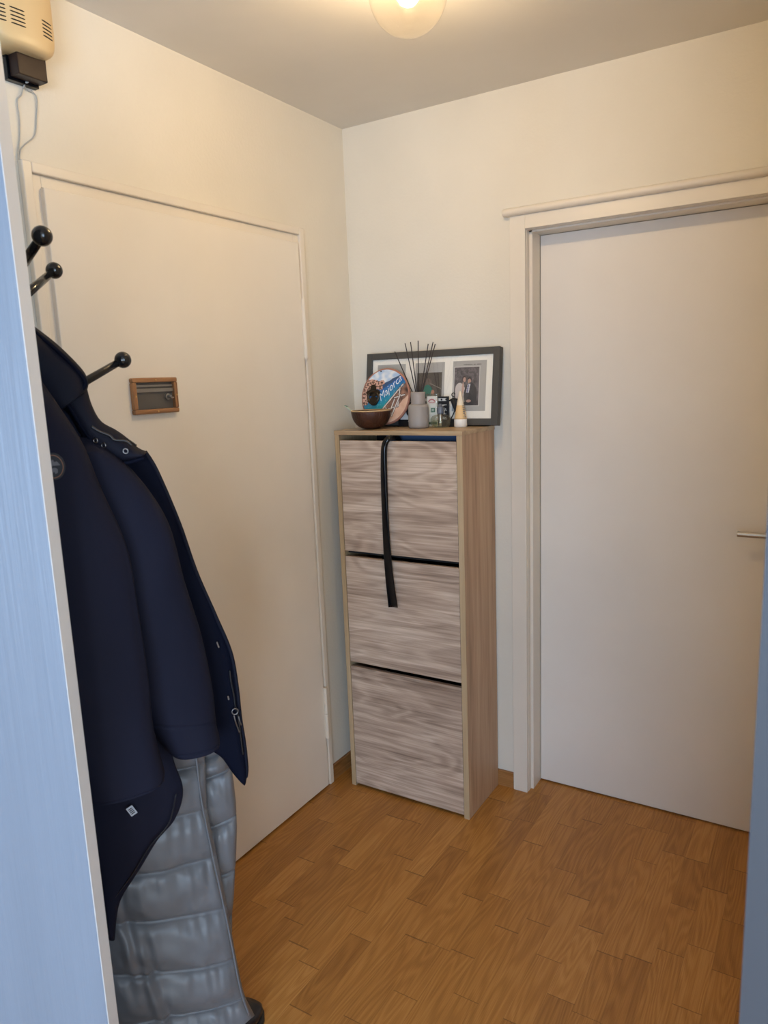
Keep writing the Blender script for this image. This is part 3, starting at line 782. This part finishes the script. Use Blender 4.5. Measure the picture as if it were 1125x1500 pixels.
at(obj('cover', B(((.016, -1.324, 2.232), (.047, -1.253, 2.298))), M['bakelite'], bevel=.002), tr)
at(obj('back_plate', B(((0, -1.330, 2.226), (.016, -1.255, 2.298))), M['black_plastic'], bevel=.001), tr)
bw = empty('bell_wire', (0, -1.29, 2.08)); tag(bw, 'pair of thin grey wires looping from the brown box to the door frame', 'wire')
for P_ in ([(.018, -1.287, 2.232), (.006, -1.290, 2.22), (.004, -1.294, 2.206), (.004, -1.306, 2.190), (.003, -1.305, 2.152), (.003, -1.3105, 2.11), (.004, -1.318, 2.083), (.006, -1.3205, 2.064)],
           [(.020, -1.284, 2.232), (.006, -1.285, 2.226), (.004, -1.272, 2.219), (.004, -1.266, 2.221), (.004, -1.256, 2.208), (.003, -1.262, 2.165), (.003, -1.272, 2.126), (.003, -1.300, 2.100), (.004, -1.313, 2.084), (.006, -1.3185, 2.064)]):
    bm = bmesh.new(); tube(bm, smooth_path(P_, 6), .0015, 7); at(obj('strand', bm, M['wire'], smooth=True), bw)

# ------------------------------------------------------------------ ceiling lamp
lp = empty('ceiling_lamp', (.779, -.890, 2.352)); tag(lp, 'round bubbled-glass ceiling lamp with a lit bulb', 'lamp')
bm = bmesh.new(); ball(bm, (0, 0, 0), .0845, 48); o = obj('glass_globe', bm, M['globe'], lp, smooth=True)
bm = bmesh.new(); lathe(bm, [(.03, .078), (.048, .080), (.052, .084), (.052, HC - 2.352 - .001), (.03, HC - 2.352)], seg=40); obj('ceiling_base', bm, M['steel'], lp, smooth=False)
bm = bmesh.new(); lathe(bm, [(.012, .035), (.014, .04), (.014, .078), (.010, .082)], seg=20); obj('bulb_holder', bm, M['capwhite'], lp)
bm = bmesh.new(); ball(bm, (0, 0, .006), .0225, 32); obj('bulb', bm, M['bulb'], lp, smooth=True)

# ------------------------------------------------------------------ coats
CQ = Vector((.4352, -1.5535, 0)); CN = Vector((.80902, -.58779, 0)); CL = Vector((.58779, .80902, 0))
def P3(u, z, v): return CQ + CL * u + CN * v + Vector((0, 0, z))

def resample(levels, n):
    out = []; m = len(levels)
    for s in range(n + 1):
        t = s / n * (m - 1); i = min(int(t), m - 2); f = t - i
        def cr(g):
            p0, p1, p2, p3 = g(levels[max(i - 1, 0)]), g(levels[i]), g(levels[i + 1]), g(levels[min(i + 2, m - 1)])
            return .5 * (2 * p1 + (p2 - p0) * f + (2 * p0 - 5 * p1 + 4 * p2 - p3) * f * f + (3 * p1 - p0 - 3 * p2 + p3) * f ** 3)
        out.append((t, cr(lambda l: l[0][0]), cr(lambda l: l[0][1]), cr(lambda l: l[1][0]), cr(lambda l: l[1][1])))
    return out

def garment(name, data, th, mat, parent, n=110, m=96, disp=None, expo=2.4, thfun=None, grooves=(), gdepth=.003, fold=.006, seed=0, fs=(7, 2.2)):
    v0, levels = data; R_ = resample(levels, n); bm = bmesh.new(); rings = []
    for (t, ul, zl, ur, zr) in R_:
        ring = []; tt = t / (len(levels) - 1)
        T = th * (thfun(t) if thfun else 1) * min(1, (.25 + tt * 12)) * min(1, .25 + (1 - tt) * 16)
        for k in range(m):
            a = 2 * PI * k / m; c, s = math.cos(a), math.sin(a)
            cu = math.copysign(abs(c) ** (2 / expo), c); sv = math.copysign(abs(s) ** (2 / expo), s)
            f = (cu + 1) / 2; u = ul + (ur - ul) * f; z = zl + (zr - zl) * f
            v = v0 + sv * T
            d = fold * noise.noise(Vector((u * fs[0] + seed, z * fs[1], seed))) * 2 + fold * .35 * noise.noise(Vector((u * 22, z * 9, seed + 5)))
            if disp: d += disp(t, f, u, z, s)
            for g in grooves: d -= gdepth * math.exp(-((t - g) / .035) ** 2)
            v += d * (1 if s > 0 else -1) * min(1, abs(s) * 2.5)
            ring.append(bm.verts.new(P3(u, z, v)))
        rings.append(ring)
    for i in range(len(rings) - 1):
        for k in range(m): bm.faces.new((rings[i][k], rings[i][(k + 1) % m], rings[i + 1][(k + 1) % m], rings[i + 1][k]))
    bm.faces.new(rings[0][::-1]); bm.faces.new(rings[-1])
    return at(obj(name, bm, mat, smooth=True), parent)

SLEEVE_NEAR=(0.17,[((-0.125,1.565),(-0.055,1.578)),((-0.134,1.524),(-0.026,1.522)),((-0.14,1.472),(0.002,1.462)),((-0.144,1.403),(0.021,1.391)),((-0.136,1.31),(0.052,1.286)),((-0.134,1.208),(0.06,1.177)),((-0.126,1.102),(0.065,1.052)),((-0.111,1.003),(0.065,0.963)),((-0.094,0.934),(0.072,0.899)),((-0.078,0.872),(0.076,0.868)),((-0.064,0.850),(0.068,0.852))])
SLEEVE_FAR=(0.1,[((-0.051,1.473),(0.018,1.468)),((-0.042,1.415),(0.079,1.404)),((-0.024,1.33),(0.128,1.311)),((-0.002,1.218),(0.149,1.192)),((0.016,1.114),(0.17,1.087)),((0.028,1.007),(0.182,0.975)),((0.058,0.933),(0.183,0.912)),((0.088,0.876),(0.187,0.876)),((0.100,0.860),(0.186,0.864))])
BODY=(0.06,[((-0.1,1.55),(0.012,1.528)),((-0.1,1.50),(0.026,1.49)),((-0.103,1.404),(0.074,1.388)),((-0.102,1.222),(0.109,1.192)),((-0.101,1.031),(0.104,0.989)),((-0.088,0.894),(0.1,0.848)),((-0.068,0.806),(0.114,0.765)),((-0.068,0.75),(0.095,0.708)),((-0.067,0.699),(0.057,0.671)),((-0.061,0.632),(0.02,0.622)),((-0.058,0.572),(-0.017,0.58)),((-0.057,0.527),(-0.032,0.539)),((-0.053,0.492),(-0.041,0.485))])
PLACKET=(0.03,[((0.036,1.463),(0.109,1.432)),((0.053,1.4),(0.127,1.393)),((0.067,1.302),(0.158,1.292)),((0.089,1.208),(0.181,1.195)),((0.112,1.116),(0.211,1.1)),((0.125,1.044),(0.235,1.02)),((0.135,0.97),(0.242,0.948)),((0.145,0.897),(0.244,0.875)),((0.167,0.833),(0.248,0.821)),((0.198,0.795),(0.249,0.767)),((0.217,0.757),(0.246,0.744)),((0.234,0.73),(0.24,0.723))])
HOOD=(0.09,[((-0.09,1.63),(-0.052,1.654)),((-0.09,1.587),(-0.018,1.622)),((-0.075,1.542),(0.014,1.582)),((-0.047,1.518),(0.021,1.56)),((-0.032,1.51),(0.018,1.547))])
COLLAR=(0.09,[((-0.035,1.528),(0.018,1.552)),((-0.016,1.51),(0.023,1.522)),((0.000,1.474),(0.035,1.494)),((0.020,1.443),(0.058,1.477)),((0.047,1.423),(0.075,1.462)),((0.069,1.422),(0.089,1.446)),((0.095,1.428),(0.105,1.435))])
PUFF=(-0.03,[((-0.02,0.893),(0.166,0.874)),((-0.031,0.785),(0.171,0.764)),((-0.041,0.685),(0.167,0.66)),((-0.053,0.57),(0.178,0.543)),((-0.063,0.466),(0.19,0.415)),((-0.075,0.349),(0.2,0.287)),((-0.081,0.226),(0.212,0.177)),((-0.083,0.067),(0.231,0.113))])
PUFFREAR=(-0.08,[((0.148,0.833),(0.212,0.842)),((0.149,0.753),(0.223,0.759)),((0.152,0.703),(0.232,0.716)),((0.149,0.581),(0.235,0.598)),((0.139,0.465),(0.222,0.464)),((0.145,0.351),(0.207,0.355)),((0.137,0.247),(0.196,0.243))])

jk = empty('navy_jacket', (.42, -1.62, 1.50)); tag(jk, 'long navy hooded winter jacket with round chest badge hanging on the coat stand', 'jacket')
garment('body', BODY, .030, M['navy'], jk, grooves=(), fold=.007, seed=3)
fp = garment('front_panel', PLACKET, .014, M['navy_in'], jk, fold=.005, seed=8, fs=(26, 3)); part_label(fp, 'open front panel showing the dark lining edge')
garment('sleeve', SLEEVE_NEAR, .050, M['navy'], jk, n=160, grooves=(9.35,), fold=.009, seed=1)
garment('sleeve', SLEEVE_FAR, .040, M['navy'], jk, n=160, grooves=(5.9, 7.1), fold=.008, seed=5)
garment('hood', HOOD, .045, M['navy_hood'], jk, fold=.007, seed=11, fs=(14, 10), expo=2)
garment('collar', COLLAR, .028, M['navy_hood'], jk, fold=.004, seed=13, fs=(18, 12), expo=2)
# edge piping of the open front and the hem
def line_on(pts, v, r, name, mat, n=6):
    bm = bmesh.new(); tube(bm, smooth_path([P3(u, z, v) for u, z in pts], n), r, 8); return at(obj(name, bm, mat, smooth=True), jk)
line_on([(p[1][0] - .003, p[1][1]) for p in PLACKET[1][:-1]], .038, .0038, 'edge_piping', M['navy_hood'])
line_on([(p[1][0] - .016, p[1][1] + .008) for p in BODY[1][6:]], .089, .0012, 'hem_seam', M['zip'])
line_on([(.018, 1.487), (.029, 1.478), (.045, 1.470), (.052, 1.462), (.070, 1.459), (.079, 1.451)], .121, .0022, 'collar_zip', M['zip'])
bm = bmesh.new()
for k in range(7):
    p = P3(.0735 + k * .0021, 1.4595 - k * .0018, .116); box(bm, (p.x - .001, p.y - .001, p.z), (p.x + .001, p.y + .001, p.z + .0035))
at(obj('zip_teeth', bm, M['zip']), jk)
bm = bmesh.new()
for (u, z) in ((.022, 1.463), (.034, 1.454), (.068, 1.442)):
    bm = bmesh.new(); torus(bm, P3(u, z, .1225), .0040, .0011, CL * .75 + CN * (.66 if u < .05 else .1), Vector((0, 0, 1)), 24, 8)
    part_label(at(obj('snap', bm, M['snap'], smooth=True), jk), 'round metal snap eyelet')
line_on([(-.052, 1.644), (-.022, 1.614), (.009, 1.576), (.016, 1.558), (.008, 1.548), (-.008, 1.541)], .118, .0035, 'hood_edge', M['navy_in'])
line_on([(-.020, 1.538), (-.012, 1.520), (.000, 1.494), (.012, 1.470), (.027, 1.444), (.052, 1.424), (.070, 1.421), (.097, 1.427)], .112, .0035, 'collar_edge', M['navy_in'])
line_on([(.2255, .985), (.2265, .961), (.230, .93), (.231, .909), (.235, .885), (.237, .84), (.239, .80)], .047, .0018, 'pocket_zip', M['zip'])
bm = bmesh.new()
torus(bm, P3(.229, .899, .052), .0062, .0012, CL, Vector((0, 0, 1)), 20, 6)
tube(bm, smooth_path([P3(.226, .892, .053), P3(.228, .878, .054), P3(.231, .866, .053), P3(.234, .853, .052)], 4), .0014, 6)
part_label(at(obj('zip_puller', bm, M['snap'], smooth=True), jk), 'small silver zip puller')
bm = bmesh.new(); tube(bm, smooth_path([P3(.235, .888, .053), P3(.237, .875, .054), P3(.239, .868, .053)], 4), .0012, 6)
at(obj('puller_tab', bm, M['snap'], smooth=True), jk)
bm = bmesh.new(); tube(bm, [P3(.218, .934, .050), P3(.219, .926, .050)], .0018, 6); at(obj('press_stud', bm, M['snap']), jk)
bm = bmesh.new(); tube(bm, [P3(.205, 1.05, .050), P3(.208, 1.038, .050)], .0015, 6)
at(obj('press_stud', bm, M['snap']), jk)
def flat(u, z, v, hw, hh, rot, thick, bm):
    c, s = math.cos(rot), math.sin(rot)
    f = [bm.verts.new(P3(u + a * hw * c - b * hh * s, z + a * hw * s + b * hh * c, v + w)) for w in (0, thick) for a, b in ((-1, -1), (1, -1), (1, 1), (-1, 1))]
    for q in ((3, 2, 1, 0), (4, 5, 6, 7), (0, 1, 5, 4), (1, 2, 6, 5), (2, 3, 7, 6), (3, 0, 4, 7)): bm.faces.new([f[i] for i in q])
bm = bmesh.new(); flat(.015, .766, .098, .0062, .0098, .45, .001, bm)
tg = part_label(at(obj('size_tag', bm, M['tagwhite']), jk), 'small white label on the inner hem')
bm = bmesh.new()
for k in range(4): flat(.015 + (k - 1.5) * .0035 * -math.sin(.45), .766 + (k - 1.5) * .0035 * math.cos(.45), .0992, .0040, .0010, .45, .0003, bm)
o = obj('tag_print', bm, M['zip'], tg)
def disc_on(bm, u, z, v, r, d, seg=36, su=1):
    a_ = [bm.verts.new(P3(u + su * r * math.cos(2 * PI * k / seg), z + r * math.sin(2 * PI * k / seg), v)) for k in range(seg)]
    b_ = [bm.verts.new(P3(u + su * r * math.cos(2 * PI * k / seg), z + r * math.sin(2 * PI * k / seg), v + d)) for k in range(seg)]
    bm.faces.new(a_[::-1]); bm.faces.new(b_)
    for k in range(seg): bm.faces.new((a_[k], a_[(k + 1) % seg], b_[(k + 1) % seg], b_[k]))
bu, bz, bv = -.0445, 1.4335, .214
bm = bmesh.new(); disc_on(bm, bu, bz, bv, .0215, .006, su=.82)
bd = part_label(at(obj('badge', bm, M['dark_patch'], bevel=.001), jk), 'round dark badge with rust-coloured ring')
bm = bmesh.new(); torus(bm, P3(bu, bz, bv + .0062), .0175, .0007, CL * 1, Vector((0, 0, 1)), 40, 6)
for v_ in bm.verts:
    d = v_.co - P3(bu, bz, bv + .0062); v_.co -= CL * d.dot(CL) * .18
obj('badge_ring', bm, M['stitch'], bd)
bm = bmesh.new()
def poly(pts, v, d):
    a_ = [bm.verts.new(P3(bu + u, bz + z, v)) for u, z in pts]; b_ = [bm.verts.new(P3(bu + u, bz + z, v + d)) for u, z in pts]
    bm.faces.new(a_); bm.faces.new(b_); n = len(pts)
    for k in range(n): bm.faces.new((a_[k], a_[(k + 1) % n], b_[(k + 1) % n], b_[k]))
poly([(-.012, .001), (.0105, .0015), (.009, .004), (.006, .008), (.003, .0065), (.0005, .011), (-.004, .007), (-.008, .009), (-.012, .005)], bv + .006, .0006)
poly([(-.011, -.012), (-.0015, -.012), (-.001, -.009), (.0015, -.0085), (.002, -.0115), (.006, -.010), (.0065, -.005), (.004, -.0022), (.0005, -.002), (-.003, -.0045), (-.009, -.003), (-.012, -.007)], bv + .006, .0006)
obj('badge_emblem', bm, M['grey_patch'], bd)

sc_ = empty('silver_coat', (.40, -1.60, .9)); tag(sc_, 'long silver-grey quilted puffer coat hanging below the navy jacket', 'coat')
def puffthick(t):
    f = t - math.floor(t)
    return .32 + .68 * (max(0, math.sin(PI * min(f, .9999)))) ** .42
def puffdisp(t, f, u, z, s):
    g = t - math.floor(t); dn = min(g, 1 - g)
    r = noise.noise(Vector((u * 75, t * 1.3, 2))) * .0062 * math.exp(-g * 2.6) * min(1, dn * 14)
    r += noise.noise(Vector((u * 30 + z * 12, z * 22, 9))) * .0065 * min(1, dn * 8)
    # long slanting creases in the lowest baffles near the left
    for (cu, cz, sl) in ((.010, .33, .28), (.030, .22, .33), (-.022, .40, .3)):
        d = (u - cu) - sl * (cz - z) * .5
        r += .008 * math.exp(-(d / .010) ** 2) * math.exp(-((z - cz) / .09) ** 2) - .006 * math.exp(-((d - .018) / .009) ** 2) * math.exp(-((z - cz) / .09) ** 2)
    return r
garment('body', PUFF, .046, M['silver'], sc_, n=260, m=190, disp=puffdisp, thfun=puffthick, fold=.006, seed=21, fs=(9, 5), expo=2.7)
garment('sleeve', PUFFREAR, .040, M['silver'], sc_, n=180, m=110, disp=puffdisp, thfun=puffthick, fold=.004, seed=27, fs=(9, 5), expo=2.4)
bm = bmesh.new()
tube(bm, smooth_path([P3(u, z, .002) for u, z in ((.1505, .80), (.153, .70), (.164, .58), (.177, .46), (.188, .35), (.200, .22), (.214, .15))], 8), .0022, 8)
at(obj('front_seam', bm, M['silver'], smooth=True), sc_)

# ------------------------------------------------------------------ coat stand
cs = empty('coat_stand', (.42, -1.62, 0)); tag(cs, 'black metal coat stand with ball-ended arms behind the open door leaf', 'coat stand')
px, py = .405, -1.626
bm = bmesh.new(); tube(bm, [(px, py, .02), (px, py, 1.73)], .011, 18); lathe(bm, [(.011, 1.72), (.015, 1.726), (.016, 1.736), (.012, 1.746), (.004, 1.75)], (px, py, 0), 20)
at(obj('pole', bm, M['black_metal'], smooth=True), cs)
bm = bmesh.new()
lathe(bm, [(.085, 0), (.092, .004), (.092, .010), (.082, .014), (.02, .022), (.012, .03)], (px, py, 0), 48)
at(obj('base', bm, M['black_metal'], smooth=True), cs)
for (bp, root) in (((.568, -1.678, 1.779), (px, py, 1.741)), ((.338, -1.500, 1.771), (px, py, 1.700)), ((.472, -1.473, 1.600), (px, py, 1.512))):
    bm = bmesh.new(); a, b = Vector(root), Vector(bp)
    tube(bm, [a, a.lerp(b, .5), b], [.0082, .0078, .0066], 16)
    ball(bm, b, .0152, 28)
    at(obj('arm', bm, M['black_metal'], smooth=True), cs)

# ------------------------------------------------------------------ black shoe under the coats
so = empty('black_shoe', (.47, -1.37, 0)); tag(so, 'glossy black shoe toe peeking out on the floor beneath the silver coat', 'shoe')
so.rotation_euler = (0, 0, math.radians(8))
def shoe_ring(y, hw, z0, z1, seg=28, e=2.4):
    r = []
    for k in range(seg):
        a = 2 * PI * k / seg; c, s = math.cos(a), math.sin(a)
        cu = math.copysign(abs(c) ** (2 / e), c); sv = math.copysign(abs(s) ** (2 / e), s)
        r.append((cu * hw, y, (z0 + z1) / 2 + sv * (z1 - z0) / 2))
    return r
def loft(rs, bm):
    R__ = [[bm.verts.new(p) for p in r] for r in rs]
    for i in range(len(R__) - 1):
        n = len(R__[0])
        for k in range(n): bm.faces.new((R__[i][k], R__[i][(k + 1) % n], R__[i + 1][(k + 1) % n], R__[i + 1][k]))
    bm.faces.new(R__[0][::-1]); bm.faces.new(R__[-1])
up = [(-.165, .012, .03, .05), (-.160, .028, .018, .085), (-.13, .036, .015, .10), (-.09, .037, .015, .098), (-.04, .038, .015, .088), (.0, .043, .015, .072), (.04, .047, .015, .060), (.07, .046, .015, .052), (.095, .040, .015, .046), (.112, .028, .016, .038), (.120, .012, .018, .028)]
bm = bmesh.new(); loft([shoe_ring(*u) for u in up], bm); obj('upper', bm, M['leather'], so, smooth=True)
bm = bmesh.new(); loft([shoe_ring(y, hw + .004, 0, .017, e=5) for (y, hw, a, b) in [(-.170, .012, 0, 0)] + up[1:-1] + [(.124, .014, 0, 0)]], bm); obj('sole', bm, M['rubber'], so, smooth=True)

# ------------------------------------------------------------------ light
def area(name, loc, rot, sx, sy, col, power):
    l = bpy.data.lights.new(name, 'AREA'); l.shape = 'RECTANGLE'; l.size = sx; l.size_y = sy; l.color = col; l.energy = power
    o = bpy.data.objects.new(name, l); COL.objects.link(o); o.location = loc; o.rotation_euler = rot; return o
area('daylight_east_window', (3.79, -2.97, 1.50), (PI / 2, 0, PI / 2), 1.0, 1.25, (.56, .76, 1.0), 56)
area('daylight_south_window', (2.30, -4.99, 1.20), (PI / 2, 0, 0), 1.0, 1.4, (.50, .71, 1.0), 112)
area('added_door_fill', (3.35, -4.99, 1.20), (PI / 2, 0, .25), .7, 1.4, (.70, .84, 1.0), 75)  # added fill light that brightens the entrance door, no known source

w = bpy.data.worlds.new('daylight'); SC.world = w; w.use_nodes = True
bg = w.node_tree.nodes['Background']
sky = w.node_tree.nodes.new('ShaderNodeTexSky'); sky.sky_type = 'NISHITA'; sky.sun_disc = False; sky.sun_elevation = math.radians(35)
w.node_tree.links.new(sky.outputs[0], bg.inputs[0]); bg.inputs[1].default_value = .08

# ------------------------------------------------------------------ camera
cam = bpy.data.cameras.new('camera'); co = bpy.data.objects.new('camera', cam); COL.objects.link(co)
r_ = Vector((0.85282794, 0.52074244, -0.03888214)); u_ = Vector((-0.06049443, 0.17248152, 0.98315337)); f_ = Vector((-0.51867613, 0.83610851, -0.17859908))
m = Matrix((r_, u_, -f_)).transposed().to_4x4(); m.translation = Vector((1.6083, -2.4058, 1.5460)); co.matrix_world = m
cam.sensor_fit = 'VERTICAL'; cam.sensor_height = 36; cam.sensor_width = 27; cam.lens = 1071.5 / 1500 * 36
cam.clip_start = .02; cam.dof.use_dof = True; cam.dof.focus_distance = 2.4; cam.dof.aperture_fstop = 8.0
SC.camera = co
vs = SC.view_settings; vs.view_transform = 'Standard'; vs.look = 'None'; vs.exposure = -.13; vs.gamma = 1; vs.use_curve_mapping = False
SC.cycles.use_denoising = True; SC.cycles.max_bounces = 10; SC.cycles.diffuse_bounces = 6; SC.cycles.transparent_max_bounces = 12
SC.cycles.caustics_reflective = False; SC.cycles.caustics_refractive = False
